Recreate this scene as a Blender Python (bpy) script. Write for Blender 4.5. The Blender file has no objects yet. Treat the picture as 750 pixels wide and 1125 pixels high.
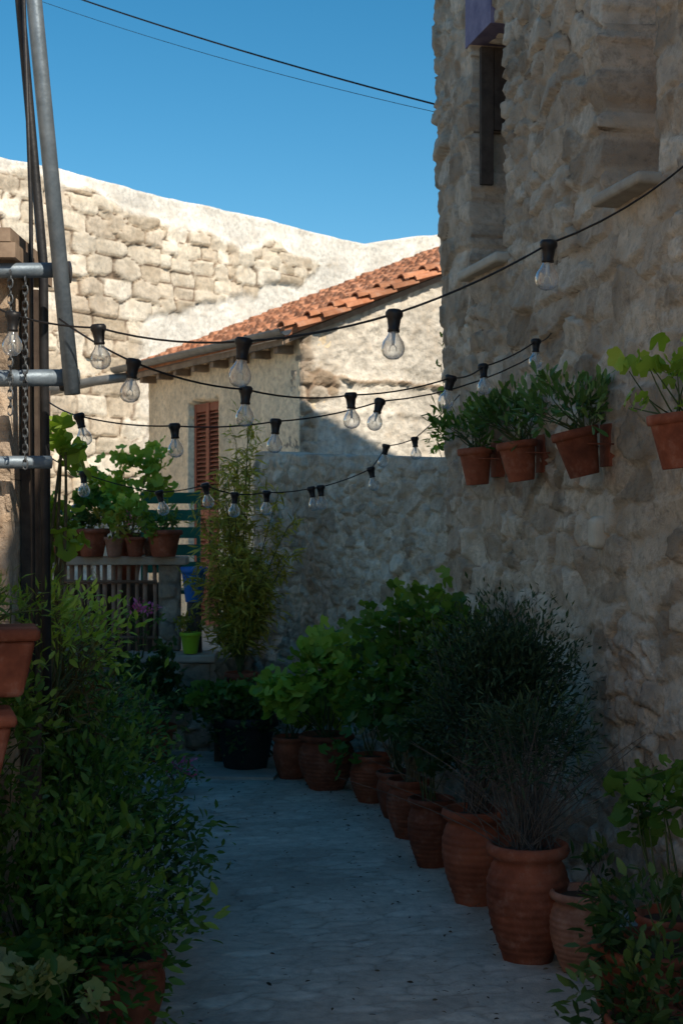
import bpy, math, numpy as np
from mathutils import Vector, Matrix
rng=np.random.default_rng(11)
SC=bpy.context.scene
COL=SC.collection
# ------------------------------------------------------------------ noise
def h2(i,j,s=0.0):
    v=np.sin(i*127.1+j*311.7+s*74.7)*43758.5453
    return v-np.floor(v)
def vn(x,y,s=0.0):
    i=np.floor(x);j=np.floor(y);f=x-i;g=y-j
    f=f*f*(3-2*f);g=g*g*(3-2*g)
    a=h2(i,j,s);b=h2(i+1,j,s);c=h2(i,j+1,s);d=h2(i+1,j+1,s)
    return (a*(1-f)+b*f)*(1-g)+(c*(1-f)+d*f)*g
def fbm(x,y,s=0.0,o=4):
    t=0;a=.5;n=0
    for k in range(o):
        t=t+a*vn(x,y,s+k*3.1);n+=a;x=x*2.03+5.1;y=y*2.03+1.7;a*=.5
    return t/n
def ridge(x,y,s=0.0,o=4):
    t=0;a=.5;n=0
    for k in range(o):
        t=t+a*(1-np.abs(2*vn(x,y,s+k*3.1)-1));n+=a;x=x*2.1+5.1;y=y*2.1+1.7;a*=.55
    return t/n
def sm(x,a,b):
    t=np.clip((x-a)/(b-a),0,1);return t*t*(3-2*t)
def voro(u,v,s,jit,p):
    F1=np.full(u.shape,9.);F2=np.full(u.shape,9.);ID=np.zeros(u.shape);DX=np.zeros(u.shape);DY=np.zeros(u.shape)
    jv=np.floor(v)
    for dj in (-1,0,1):
        j=jv+dj;off=.5*np.mod(j,2)+.3*h2(j,j*0,s+9);iu=np.floor(u-off)
        for di in (-1,0,1):
            i=iu+di
            px=i+.5+off+jit*(h2(i,j,s)-.5);py=j+.5+jit*.6*(h2(i,j,s+5)-.5)
            d=(np.abs(u-px)**p+np.abs(v-py)**p)**(1/p)
            d=d*(1+.25*jit*(h2(i,j,s+2)-.5))
            r=h2(i,j,s+7)
            n=d<F1
            F2=np.where(n,F1,np.minimum(F2,d));ID=np.where(n,r,ID);F1=np.where(n,d,F1)
            DX=np.where(n,u-px,DX);DY=np.where(n,v-py,DY)
    return F1,F2,ID,DX,DY
# ------------------------------------------------------------------ mesh helpers
def link(o,parent=None):
    COL.objects.link(o)
    if parent is not None:
        o.parent=parent
        o.matrix_parent_inverse=Matrix.Translation(-Vector(parent.location))
    return o
def empty(name,loc=(0,0,0)):
    o=bpy.data.objects.new(name,None);o.location=loc;o.empty_display_size=.1
    COL.objects.link(o);return o
def fast(name,V,F,mat,attrs=None,parent=None,smooth=True):
    if not isinstance(F,list): F=[F]
    F=[np.asarray(f,dtype=np.int32) for f in F if len(f)]
    me=bpy.data.meshes.new(name)
    V=np.asarray(V,dtype=np.float32)
    me.vertices.add(len(V));me.vertices.foreach_set('co',V.ravel())
    loops=np.concatenate([f.ravel() for f in F])
    tot=np.concatenate([np.full(len(f),f.shape[1],dtype=np.int32) for f in F])
    st=np.concatenate([[0],np.cumsum(tot)[:-1]]).astype(np.int32)
    me.loops.add(len(loops));me.loops.foreach_set('vertex_index',loops)
    me.polygons.add(len(tot));me.polygons.foreach_set('loop_start',st)
    me.update(calc_edges=True)
    me.polygons.foreach_set('use_smooth',np.full(len(tot),smooth))
    for k,a in (attrs or {}).items():
        at=me.attributes.new(k,'FLOAT','POINT');at.data.foreach_set('value',np.asarray(a,dtype=np.float32).ravel())
    me.materials.append(mat)
    me.validate();me.update()
    return link(bpy.data.objects.new(name,me),parent)
class MB:
    def __init__(s): s.v=[];s.f4=[];s.f3=[];s.n=0;s.t=[]
    def add(s,v,f4=None,f3=None,t=None):
        v=np.asarray(v,float).reshape(-1,3)
        if f4 is not None and len(f4): s.f4.append(np.asarray(f4)+s.n)
        if f3 is not None and len(f3): s.f3.append(np.asarray(f3)+s.n)
        s.v.append(v);s.n+=len(v)
        s.t.append(np.full(len(v),rng.random() if t is None else t))
    def box(s,v8,t=None):
        s.add(v8,[[0,3,2,1],[4,5,6,7],[0,1,5,4],[1,2,6,5],[2,3,7,6],[3,0,4,7]],t=t)
    def tube(s,P,R,k=6,t=None,cap=True):
        P=np.asarray(P,float);n=len(P)
        R=np.full(n,R) if np.isscalar(R) else np.asarray(R)
        T=np.gradient(P,axis=0);T/=np.linalg.norm(T,axis=1)[:,None]+1e-9
        up=np.array([0,0,1.]) if abs(T[:,2]).mean()<.9 else np.array([1.,0,0])
        A=np.cross(T,up);A/=np.linalg.norm(A,axis=1)[:,None]+1e-9;B=np.cross(T,A)
        a=np.arange(k)*2*np.pi/k
        V=P[:,None,:]+R[:,None,None]*(np.cos(a)[None,:,None]*A[:,None,:]+np.sin(a)[None,:,None]*B[:,None,:])
        i=np.arange(n-1)[:,None]*k;j=np.arange(k)[None,:];j2=(j+1)%k
        F=np.stack([i+j,i+j2,i+k+j2,i+k+j],-1).reshape(-1,4)
        V=V.reshape(-1,3);f3=None
        if cap:
            V=np.vstack([V,P[0],P[-1]]);c=n*k
            f3=[[c,(q+1)%k,q] for q in range(k)]+[[c+1,(n-1)*k+q,(n-1)*k+(q+1)%k] for q in range(k)]
        s.add(V,F,f3,t)
    def lathe(s,prof,k,c,t=None,tilt=None):
        prof=np.asarray(prof,float);n=len(prof);a=np.arange(k)*2*np.pi/k
        V=np.stack([prof[:,0][:,None]*np.cos(a),prof[:,0][:,None]*np.sin(a),np.repeat(prof[:,1][:,None],k,1)],-1).reshape(-1,3)
        if tilt is not None: V=V@np.array(tilt.to_3x3()).T
        V=V+np.array(c)
        i=np.arange(n-1)[:,None]*k;j=np.arange(k)[None,:];j2=(j+1)%k
        s.add(V,np.stack([i+j,i+j2,i+k+j2,i+k+j],-1).reshape(-1,4),None,t)
    def make(s,name,mat,parent=None,smooth=True):
        F=[]
        if s.f4: F.append(np.concatenate(s.f4))
        if s.f3: F.append(np.concatenate(s.f3))
        return fast(name,np.concatenate(s.v),F,mat,{'tint':np.concatenate(s.t)},parent,smooth)
class Frame:
    """local wall frame: s along wall, o out of the wall, z up"""
    def __init__(f,A,B,toward):
        f.A=np.array(A,float);d=np.array(B,float)-f.A;f.L=np.linalg.norm(d);f.e=d/f.L
        n=np.array([-f.e[1],f.e[0]])
        if np.dot(n,np.array(toward)-f.A)<0:n=-n
        f.n=n
    def p(f,s,o,z):
        q=f.A+f.e*s+f.n*o;return (q[0],q[1],z)
    def box(f,mb,s0,s1,o0,o1,z0,z1,t=None,skew=0):
        mb.box([f.p(s0,o0,z0+skew),f.p(s1,o0,z0+skew),f.p(s1,o1,z0),f.p(s0,o1,z0),
                f.p(s0,o0,z1+skew),f.p(s1,o0,z1+skew),f.p(s1,o1,z1),f.p(s0,o1,z1)],t)
# ------------------------------------------------------------------ materials
def nodes(name):
    m=bpy.data.materials.new(name);m.use_nodes=True;t=m.node_tree
    return m,t,t.nodes['Principled BSDF'],t.nodes['Material Output']
def N(t,k):
    return t.nodes.new(k)
def mixc(t,fac,a,b,blend='MIX'):
    n=t.nodes.new('ShaderNodeMix');n.data_type='RGBA';n.blend_type=blend
    for sock,v in ((n.inputs[0],fac),(n.inputs[6],a),(n.inputs[7],b)):
        if isinstance(v,bpy.types.NodeSocket): t.links.new(v,sock)
        elif isinstance(v,(int,float)): sock.default_value=v if sock==n.inputs[0] else (v,v,v,1)
        else: sock.default_value=(*v,1)
    return n.outputs[2]
def ramp(t,src,stops):
    r=t.nodes.new('ShaderNodeValToRGB');t.links.new(src,r.inputs[0])
    e=r.color_ramp.elements
    while len(e)<len(stops): e.new(.5)
    for k,(p,c) in enumerate(stops):
        e[k].position=p;e[k].color=(*c,1) if not isinstance(c,(int,float)) else (c,c,c,1)
    return r.outputs[0]
def noise(t,scale,detail=3,rough=.6):
    tc=t.nodes.new('ShaderNodeTexCoord')
    n=N(t,'ShaderNodeTexNoise');n.inputs['Scale'].default_value=scale;n.inputs['Detail'].default_value=detail;n.inputs['Roughness'].default_value=rough
    t.links.new(tc.outputs['Object'],n.inputs['Vector']);return n.outputs['Fac']
def attr(t,name):
    a=N(t,'ShaderNodeAttribute');a.attribute_name=name;return a.outputs['Fac']
def bump(t,src,strength,dist):
    b=N(t,'ShaderNodeBump');b.inputs['Strength'].default_value=strength;b.inputs['Distance'].default_value=dist
    t.links.new(src,b.inputs['Height'])
    return b
def stone_mat(name,crev,mortar,c,plaster=(.6,.54,.46),bstr=.7,rough=.93,spot=.5,fine=.9):
    m,t,bs,out=nodes(name)
    st=ramp(t,attr(t,'tint'),[(0,c[0]),(.3,c[1]),(.7,c[2]),(1,c[3])])
    mo=ramp(t,attr(t,'mort'),[(0,crev),(.22,mortar),(.5,mortar)])
    col=mixc(t,ramp(t,attr(t,'mort'),[(.35,0.),(.75,1.)]),mo,st)
    col=mixc(t,attr(t,'plast'),col,plaster)
    n1=ramp(t,noise(t,1.3,4),[(.3,.76),(.7,1.18)])
    col=mixc(t,1.0,col,n1,'MULTIPLY')
    nf=noise(t,20,5,.72)
    col=mixc(t,fine,col,ramp(t,nf,[(.32,.60),(.62,1.18)]),'MULTIPLY')
    n3=ramp(t,noise(t,5,5,.75),[(.50,(1,1,1)),(.66,(.55,.46,.37))])
    col=mixc(t,spot,col,n3,'MULTIPLY')
    t.links.new(col,bs.inputs['Base Color']);bs.inputs['Roughness'].default_value=rough
    bs.inputs['Specular IOR Level'].default_value=.2
    b2=bump(t,nf,bstr,.022)
    t.links.new(b2.outputs[0],bs.inputs['Normal'])
    return m
def plain(name,c1,c2,rough=.7,scale=12,metal=0,bst=.3,bd=.004,tintw=.4):
    m,t,bs,out=nodes(name)
    col=ramp(t,noise(t,scale,4,.65),[(.3,c1),(.7,c2)])
    tv=ramp(t,attr(t,'tint'),[(0,.65),(1,1.25)])
    col=mixc(t,tintw,col,tv,'MULTIPLY')
    t.links.new(col,bs.inputs['Base Color']);bs.inputs['Roughness'].default_value=rough;bs.inputs['Metallic'].default_value=metal
    bs.inputs['Specular IOR Level'].default_value=.3
    if bst>0:
        b=bump(t,noise(t,scale*4,2),bst,bd);t.links.new(b.outputs[0],bs.inputs['Normal'])
    return m
def terracotta(name,a,b,white=.5,blotch=.5):
    m,t,bs,out=nodes(name)
    col=ramp(t,noise(t,8,4,.65),[(.3,a),(.7,b)])
    col=mixc(t,.7,col,ramp(t,attr(t,'tint'),[(0,.6),(1,1.3)]),'MULTIPLY')
    fac=ramp(t,noise(t,14,5,.75),[(.52,0.),(.78,white)])
    col=mixc(t,fac,col,(.46,.35,.28))
    d=ramp(t,noise(t,3.5,5,.7),[(.38,blotch),(.58,1.)])
    col=mixc(t,.9,col,d,'MULTIPLY')
    t.links.new(col,bs.inputs['Base Color']);bs.inputs['Roughness'].default_value=.8;bs.inputs['Specular IOR Level'].default_value=.25
    bb=bump(t,noise(t,50,4),.5,.005);t.links.new(bb.outputs[0],bs.inputs['Normal'])
    return m
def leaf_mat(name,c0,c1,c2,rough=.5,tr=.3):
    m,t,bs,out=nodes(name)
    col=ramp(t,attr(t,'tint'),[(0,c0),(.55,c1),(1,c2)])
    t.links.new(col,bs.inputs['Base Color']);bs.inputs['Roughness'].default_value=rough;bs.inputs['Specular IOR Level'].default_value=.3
    tl=N(t,'ShaderNodeBsdfTranslucent');t.links.new(mixc(t,1.0,col,(1.3,1.4,.6),'MULTIPLY'),tl.inputs[0])
    mx=N(t,'ShaderNodeMixShader');mx.inputs[0].default_value=tr
    t.links.new(bs.outputs[0],mx.inputs[1]);t.links.new(tl.outputs[0],mx.inputs[2]);t.links.new(mx.outputs[0],out.inputs[0])
    return m
M_RUB=stone_mat('rubble_stone',(.10,.07,.048),(.54,.43,.33),((.31,.235,.17),(.46,.36,.275),(.57,.46,.36),(.69,.58,.47)),bstr=1.0,spot=.6)
M_LOW=stone_mat('low_wall_stone',(.13,.10,.07),(.62,.53,.42),((.37,.30,.23),(.52,.44,.35),(.62,.54,.44),(.74,.66,.55)),bstr=1.0)
M_ASH=stone_mat('ashlar_stone',(.075,.05,.032),(.29,.22,.16),((.50,.41,.30),(.64,.54,.42),(.72,.63,.50),(.82,.74,.62)),plaster=(.84,.79,.71),bstr=.7,spot=.4)
M_HOUSE=stone_mat('old_plaster',(.12,.08,.06),(.36,.27,.2),((.34,.25,.18),(.45,.35,.25),(.55,.44,.33),(.6,.52,.42)),plaster=(.73,.67,.58),bstr=.9,spot=.5)
M_CREAM=stone_mat('cream_plaster',(.5,.4,.3),(.5,.4,.3),((.5,.4,.3),)*4,plaster=(.90,.74,.53),bstr=.3,spot=.2)
M_PATH=stone_mat('path_stone',(.28,.24,.195),(.50,.44,.375),((.47,.415,.355),(.52,.465,.40),(.57,.51,.44),(.63,.565,.49)),bstr=.45,rough=.9,spot=.25,fine=.6)
M_TERR=stone_mat('terrace_stone',(.08,.06,.045),(.30,.24,.18),((.28,.22,.16),(.38,.31,.24),(.46,.39,.31),(.54,.47,.38)),bstr=.8)
M_GROUND=plain('earth',(.20,.16,.12),(.32,.27,.22),.95,3,bst=.6,bd=.02)
M_POT=terracotta('terracotta',(.24,.065,.034),(.41,.118,.06),.30)
M_POTL=terracotta('terracotta_faded',(.38,.17,.11),(.50,.26,.18),.5)
M_TILE=terracotta('roof_tile',(.46,.17,.08),(.66,.31,.17),.7,.7)
M_SOIL=plain('soil',(.03,.022,.015),(.07,.05,.035),.95,30)
M_PIPE=plain('galvanised_steel',(.13,.17,.21),(.24,.29,.34),.5,15,metal=.4)
M_CHAIN=plain('chain_steel',(.06,.07,.08),(.12,.13,.14),.5,15,metal=.5)
M_DARK=plain('dark_metal',(.02,.022,.025),(.05,.05,.055),.5,15,metal=.3)
M_BLACK=plain('black_rubber',(.008,.008,.01),(.018,.018,.02),.45,30,bst=0)
M_WOODD=plain('weathered_wood_dark',(.05,.035,.03),(.12,.09,.07),.85,14)
M_WOOD=plain('weathered_wood',(.20,.14,.10),(.36,.27,.2),.85,14)
M_STAKE=plain('brown_stakes',(.22,.12,.075),(.40,.25,.18),.85,14)
M_SHUT=plain('shutter_paint',(.24,.07,.04),(.38,.12,.07),.6,10)
M_GUT=plain('gutter_metal',(.16,.16,.155),(.27,.27,.26),.5,9,metal=.3)
M_LINT=plain('painted_lintel',(.17,.15,.26),(.30,.26,.38),.8,12)
M_SILL=plain('limestone_sill',(.38,.32,.26),(.52,.46,.38),.85,12)
M_CORB=plain('pale_corbel',(.50,.43,.34),(.62,.54,.44),.85,12)
M_LIME=plain('lime_plastic',(.30,.55,.03),(.36,.62,.05),.4,8)
M_BLUE=plain('blue_plastic',(.02,.12,.42),(.03,.16,.5),.45,8)
M_GREENP=plain('green_paint',(.01,.10,.07),(.015,.14,.09),.5,8)
M_PLASTIC=plain('black_tub',(.012,.012,.012),(.03,.03,.03),.6,8)
M_GLASSD=plain('window_dark',(.01,.012,.015),(.02,.022,.025),.15,4,bst=0)
M_STEM=plain('stem_bark',(.10,.08,.045),(.2,.17,.1),.9,30,bst=0)
M_STEMG=plain('stem_green',(.05,.07,.02),(.10,.12,.045),.7,30,bst=0)
M_DRY=plain('dry_twig',(.07,.055,.045),(.15,.12,.10),.9,30,bst=0)
L_LIME=leaf_mat('leaf_lime',(.08,.14,.02),(.25,.37,.045),(.44,.55,.10))
L_MID=leaf_mat('leaf_mid',(.02,.055,.012),(.07,.155,.025),(.20,.30,.05))
L_DARK=leaf_mat('leaf_dark',(.012,.03,.010),(.035,.08,.022),(.11,.17,.045))
L_GREY=leaf_mat('leaf_greygreen',(.008,.018,.008),(.022,.046,.018),(.065,.10,.038),.7,.1)
L_YEL=leaf_mat('leaf_yellow',(.10,.10,.015),(.32,.28,.04),(.52,.45,.08))
L_CREAM=leaf_mat('leaf_cream',(.18,.18,.05),(.42,.42,.16),(.65,.62,.35))
L_SUC=leaf_mat('leaf_succulent',(.02,.06,.015),(.07,.15,.035),(.19,.29,.08),.4,.15)
L_RED=leaf_mat('leaf_reddish',(.06,.025,.015),(.13,.08,.03),(.20,.18,.05))
L_PINK=leaf_mat('petal_pink',(.5,.04,.2),(.7,.09,.32),(.85,.25,.5))
L_BLUEF=leaf_mat('petal_blue',(.03,.05,.4),(.06,.12,.6),(.2,.3,.8))
L_BROWN=leaf_mat('dead_leaf',(.035,.02,.012),(.08,.05,.03),(.16,.11,.06),.9,.05)
def glass_mat():
    m,t,bs,out=nodes('bulb_glass')
    tr=N(t,'ShaderNodeBsdfTransparent');tr.inputs[0].default_value=(.93,.95,.97,1)
    gl=N(t,'ShaderNodeBsdfGlossy');gl.inputs['Roughness'].default_value=.06
    df=N(t,'ShaderNodeBsdfDiffuse');df.inputs[0].default_value=(.8,.8,.8,1)
    lw=N(t,'ShaderNodeLayerWeight');lw.inputs[0].default_value=.45
    m1=N(t,'ShaderNodeMixShader');t.links.new(lw.outputs['Facing'],m1.inputs[0]);t.links.new(tr.outputs[0],m1.inputs[1]);t.links.new(gl.outputs[0],m1.inputs[2])
    m2=N(t,'ShaderNodeMixShader');m2.inputs[0].default_value=.10;t.links.new(m1.outputs[0],m2.inputs[1]);t.links.new(df.outputs[0],m2.inputs[2])
    t.links.new(m2.outputs[0],out.inputs[0]);return m
M_GLASS=glass_mat()
M_FIL=plain('bulb_stem',(.6,.55,.45),(.8,.75,.6),.3,20,bst=0)
# ------------------------------------------------------------------ relief wall
def relief(name,fr,z0,zmax,step,cell,amp,seed,mat,jit=.8,p=3.0,ztop=None,smax=None,mortw=.22,smear=.5,
           openings=(),plast=None,depth=.4,rough=.012,parent=None,minor=None,warp=.35,tiltk=.6):
    L=fr.L
    nu=int(L/step)+1;nv=int((zmax-z0)/step)+1
    U,Vv=np.meshgrid(np.linspace(0,1,nu),np.linspace(0,1,nv))
    Z=z0+Vv*(zmax-z0);S=U*L
    if smax is not None: S=U*smax(Z)
    if ztop is not None: Z=z0+Vv*(ztop(S)-z0)
    cw,ch=cell
    wu=S+warp*cw*2*(fbm(S*.9/cw,Z*.9/cw,seed+1)-.5);wz=Z+warp*ch*2*(fbm(S/cw*.9+7,Z/cw*.9,seed+2)-.5)
    f1,f2,ID,DX,DY=voro(wu/cw,wz/ch,seed,jit,p)
    m=sm(f2-f1,.0,mortw)
    if minor is not None:
        g1,g2,ID2,DX2,DY2=voro(wu/cw*minor,wz/ch*minor,seed+20,jit,p)
        sel=fbm(S/cw*.4,Z/cw*.4,seed+31,3)>.52
        m=np.where(sel,sm(g2-g1,.0,mortw*1.25),m);ID=np.where(sel,ID2,ID);DX=np.where(sel,DX2/minor,DX);DY=np.where(sel,DY2/minor,DY)
    K=np.floor(ID*9999)
    msk=sm(fbm(S*1.6,Z*1.6,seed+4)+.25*(fbm(S*9,Z*9,seed+14)-.5),.44,.60)
    cover=smear*msk
    mc=np.maximum(m,.30*np.maximum(msk*smear*1.3,sm(fbm(S*4,Z*4,seed+41),.42,.58)))
    mc=mc*(1-cover)+cover*.40
    m=m*(1-cover*.8)
    PL=np.zeros_like(S) if plast is None else plast(S,Z)
    tl=tiltk*(DX*(h2(K,0*K,11)-.5)+DY*(h2(K,0*K,12)-.5))*2
    D=amp*m*(.35+.65*h2(K,0*K,13)+tl)*(1-PL)
    D=D+rough*1.6*(ridge(S*8,Z*8,seed+6,4)-.5)+rough*1.2*(fbm(S*2,Z*2,seed+8,3)-.5)+rough*.7*(fbm(S*33,Z*33,seed+9,2)-.5)
    D=D+amp*.35*cover
    for (s0,s1,a,b,dp) in openings:
        w=.02*(fbm(S*9,Z*9,seed+12)-.5)*2
        ins=(S+w>s0)&(S+w<s1)&(Z+w>a)&(Z+w<b)
        D=np.where(ins,-dp+.4*D,D)
    X=fr.A[0]+fr.e[0]*S+fr.n[0]*D;Y=fr.A[1]+fr.e[1]*S+fr.n[1]*D
    V=np.stack([X,Y,Z],-1).reshape(-1,3)
    i=np.arange(nv-1)[:,None]*nu;j=np.arange(nu-1)[None,:]
    F=np.stack([i+j,i+j+1,i+nu+j+1,i+nu+j],-1).reshape(-1,4)
    ring=np.concatenate([np.arange(nu),np.arange(1,nv)*nu+nu-1,(nv-1)*nu+np.arange(nu-2,-1,-1),np.arange(nv-2,0,-1)*nu])
    back=V[ring].copy();back[:,0]-=fr.n[0]*depth;back[:,1]-=fr.n[1]*depth
    b0=len(V);k=len(ring);q=np.arange(k);q2=(q+1)%k
    F2=np.stack([ring[q],b0+q,b0+q2,ring[q2]],-1)
    V=np.vstack([V,back])
    ext=lambda a:np.concatenate([a.ravel(),a.ravel()[ring]])
    return fast(name,V,[F,F2],mat,{'tint':ext(np.clip(ID+.3*(fbm(S*5,Z*5,seed+3)-.5),0,1)),'mort':ext(mc),'plast':ext(PL)},parent)
# ------------------------------------------------------------------ ground + path
G=60.
fast('ground',[(-G,-G,-.03),(G,-G,-.03),(G,G*2,-.03),(-G,G*2,-.03)],np.array([[0,1,2,3]]),M_GROUND)
def path():
    x=np.arange(-2.6,2.3,.0165);y=np.arange(1.5,12.2,.0165)
    S,Y=np.meshgrid(x,y)
    u=S+.21*Y;v=Y-.21*S+.12*fbm(S*1.2,Y*1.2,3)
    wu=u+.10*(fbm(S*5,Y*5,1)-.5);wv=v+.06*(fbm(S*6,Y*6,2)-.5)
    f1,f2,ID,_,_=voro(wu/.19,wv/.085,5,.95,2.4)
    m=sm(f2-f1,.0,.25)
    cv=sm(fbm(S*1.8,Y*1.8,9),.40,.62)
    D=.004+.007*m*(.4+.6*ID)*(1-.6*cv)+.03*(fbm(S*1.1,Y*1.1,12,3)-.5)+.004*(fbm(S*10,Y*10,14)-.5)
    mc=np.maximum(m,.28*np.clip(cv*1.2+.3,0,1))*(1-.55*cv)+.4*.55*cv
    V=np.stack([S,Y,D],-1).reshape(-1,3);nu=len(x);nv=len(y)
    i=np.arange(nv-1)[:,None]*nu;j=np.arange(nu-1)[None,:]
    F=np.stack([i+j,i+j+1,i+nu+j+1,i+nu+j],-1).reshape(-1,4)
    fast('stone_path',V,F,M_PATH,{'tint':ID.ravel(),'mort':mc.ravel(),'plast':np.zeros(S.size)})
path()
mb=MB();mb.box([(-.95,8.85,.0),(-.42,8.8,.0),(-.38,9.12,.0),(-.92,9.18,.0),(-.95,8.85,.028),(-.42,8.8,.028),(-.38,9.12,.028),(-.92,9.18,.028)]);mb.make('drain_cover',plain('cover_stone',(.36,.32,.27),(.48,.43,.38),.85,9),None,False)
def leaf_t(kind):
    if kind=='oval':
        v=[(0,0,0),(-.2,.35,.05),(0,.38,-.01),(.2,.35,.05),(-.15,.72,.02),(0,.72,-.03),(.15,.72,.02),(0,1,-.08)]
        return np.array(v),np.array([[0,2,1],[0,3,2],[1,2,5],[1,5,4],[2,3,6],[2,6,5],[4,5,7],[5,6,7]])
    if kind=='narrow':
        v=[(0,0,0),(-.085,.4,.02),(0,.4,-.01),(.085,.4,.02),(0,1,-.12)]
        return np.array(v),np.array([[0,2,1],[0,3,2],[1,2,4],[2,3,4]])
    if kind=='small':
        v=[(0,0,0),(-.15,.45,.04),(0,.45,-.02),(.15,.45,.04),(0,1,-.06)]
        return np.array(v),np.array([[0,2,1],[0,3,2],[1,2,4],[2,3,4]])
    if kind=='needle':
        v=[(-.05,0,0),(.05,0,0),(.08,.6,.03),(0,1,0),(-.08,.6,.03)]
        return np.array(v),np.array([[0,1,2],[0,2,4],[4,2,3]])
    if kind=='fat':
        v=[(0,0,0),(-.14,.55,.04),(0,.55,-.02),(.14,.55,.04),(-.13,.82,.05),(.13,.82,.05),(0,1,.03)]
        return np.array(v),np.array([[0,2,1],[0,3,2],[1,2,4],[2,3,5],[4,2,5],[4,5,6]])
    n=16;a=np.linspace(-.87*np.pi,.87*np.pi,n)
    r=.5*(1+.15*np.cos(a*5.5)+.05*np.cos(a*11));
    v=[(0,.42,-.02)]+[(r[k]*math.sin(a[k]),.42+r[k]*math.cos(a[k]),.10+.06*math.cos(a[k]*5.5)) for k in range(n)]
    return np.array(v),np.array([[0,k+1,k] for k in range(1,n)])
def leaves(name,P,Dr,Nn,size,kind,mat,tint,parent=None,smooth=True):
    T,F=leaf_t(kind)
    Dr=Dr/(np.linalg.norm(Dr,axis=1)[:,None]+1e-9)
    Nn=Nn-Dr*np.sum(Nn*Dr,1)[:,None];Nn/=np.linalg.norm(Nn,axis=1)[:,None]+1e-9
    Xx=np.cross(Dr,Nn)
    n=len(P);T2=T[None]*size[:,None,None]
    V=P[:,None,:]+T2[...,0:1]*Xx[:,None,:]+T2[...,1:2]*Dr[:,None,:]+T2[...,2:3]*Nn[:,None,:]
    FF=(F[None]+np.arange(n)[:,None,None]*len(T)).reshape(-1,3)
    return fast(name,V.reshape(-1,3),FF,mat,{'tint':np.repeat(np.clip(tint,0,1),len(T))},parent,smooth)
def scatter(n,seed):
    r=np.random.default_rng(seed)
    y=r.uniform(3.5,10,n);x=-.9+.1*(y-4)*-1+r.uniform(0,1.9,n)-.15*(y-4)*.5
    x=np.where(r.random(n)<.6,(1.0-.236*(y-5.2))-np.abs(r.normal(0,.35,n)),x)
    P=np.stack([x,y,np.full(n,.024)],1)
    a=r.uniform(0,6.28,n)
    leaves('fallen_leaves',P,np.stack([np.cos(a),np.sin(a),r.uniform(-.1,.3,n)],1),np.stack([r.normal(0,.3,n),r.normal(0,.3,n),np.ones(n)],1),r.uniform(.010,.03,n),'oval',L_BROWN,r.random(n))
scatter(1000,3)
# ------------------------------------------------------------------ tall stone building (right)
def wl(d): return 2.574-.236*d
bld=empty('stone_building',(1.5,6,0))
FB=Frame((wl(3.3),3.3),(wl(8.2),8.2),(-3,3))
sfar=FB.L
cosk=math.hypot(1,.236)
def s_at(d): return (d-3.3)*cosk
win=[(s_at(7.30),s_at(7.80),2.99,4.22,.30),(s_at(5.58),s_at(6.08),2.99,4.6,.22)]
HB=6.55
relief('facade_wall',FB,-.05,HB,.0140,(.27,.155),.036,3,M_RUB,jit=.95,p=3.2,mortw=.15,smear=.55,rough=.016,minor=1.6,tiltk=1.2,
       smax=lambda Z: sfar+.10*np.clip(Z-1.5,0,3)+.012*(fbm(Z*5,Z*0,2)-.5)*2,openings=win,depth=.45,parent=bld)
mb=MB()
def prism(mb,pts,z0,z1):
    n=len(pts);v=[(x,y,z0) for x,y in pts]+[(x,y,z1) for x,y in pts]
    mb.add(v,[[k,(k+1)%n,n+(k+1)%n,n+k] for k in range(n)],None)
    mb.add([(x,y,z1) for x,y in pts]+[(sum(p[0] for p in pts)/n,sum(p[1] for p in pts)/n,z1)],None,[[k,(k+1)%n,n] for k in range(n)])
pa=FB.p(-6.0,-.42,0)[:2];pb=FB.p(sfar-.03,-.42,0)[:2]
prism(mb,[pa,pb,(pb[0]+6,pb[1]+.3),(pa[0]+6,pa[1])],-.05,HB-.01)
M_BODY=plain('stone_body',(.40,.31,.22),(.54,.43,.32),.9,4)
mb.make('building_body',M_BODY,bld,False)
mb=MB();FB.box(mb,-6,-.003,-.42,.0,-.05,HB-.02);mb.make('facade_wall_rear',M_BODY,bld,False)
mb=MB()
FB.box(mb,s_at(7.45),s_at(7.86),-.22,.038,4.22,4.5);mb.make('window_lintel',M_LINT,bld,False)
mb=MB();
FB.box(mb,s_at(7.24),s_at(7.86),-.24,.09,2.93,2.985);FB.box(mb,s_at(5.55),s_at(6.0),-.1,.12,2.925,2.975)
o=mb.make('window_sill',M_SILL,bld,False);bv=o.modifiers.new('b','BEVEL');bv.width=.018;bv.segments=3
mb=MB()
for a_,b_ in ((7.32,7.37),(7.73,7.78),(7.53,7.57)): FB.box(mb,s_at(a_),s_at(b_),-.27,-.20,3.0,4.2)
FB.box(mb,s_at(7.37)+.002,s_at(7.53)-.002,-.265,-.21,3.55,3.6);FB.box(mb,s_at(7.57)+.002,s_at(7.73)-.002,-.265,-.21,3.55,3.6)
mb.make('window_frame',M_WOODD,bld,False)
mb=MB();FB.box(mb,s_at(7.33),s_at(7.77),-.262,-.25,3.0,4.2);mb.make('window_pane',M_GLASSD,bld,False)
mb=MB();FB.box(mb,s_at(7.745),s_at(7.775),-.085,-.015,3.45,4.2);FB.box(mb,s_at(7.745),s_at(7.775),-.18,-.09,3.75,4.2);mb.make('reveal_shade_shutter',M_WOODD,bld,False)  # dark shutter boards added so the far window reveal looks shaded
mb=MB();FB.box(mb,s_at(6.03),s_at(6.12),-.02,.085,1.49,1.63);o=mb.make('stone_corbel',M_CORB,bld,False);bv=o.modifiers.new('b','BEVEL');bv.width=.03;bv.segments=4
nb=empty('warm_bounce_house',(-3,1,0))  # unseen house added to bounce warm sunlight onto the right wall
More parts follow.
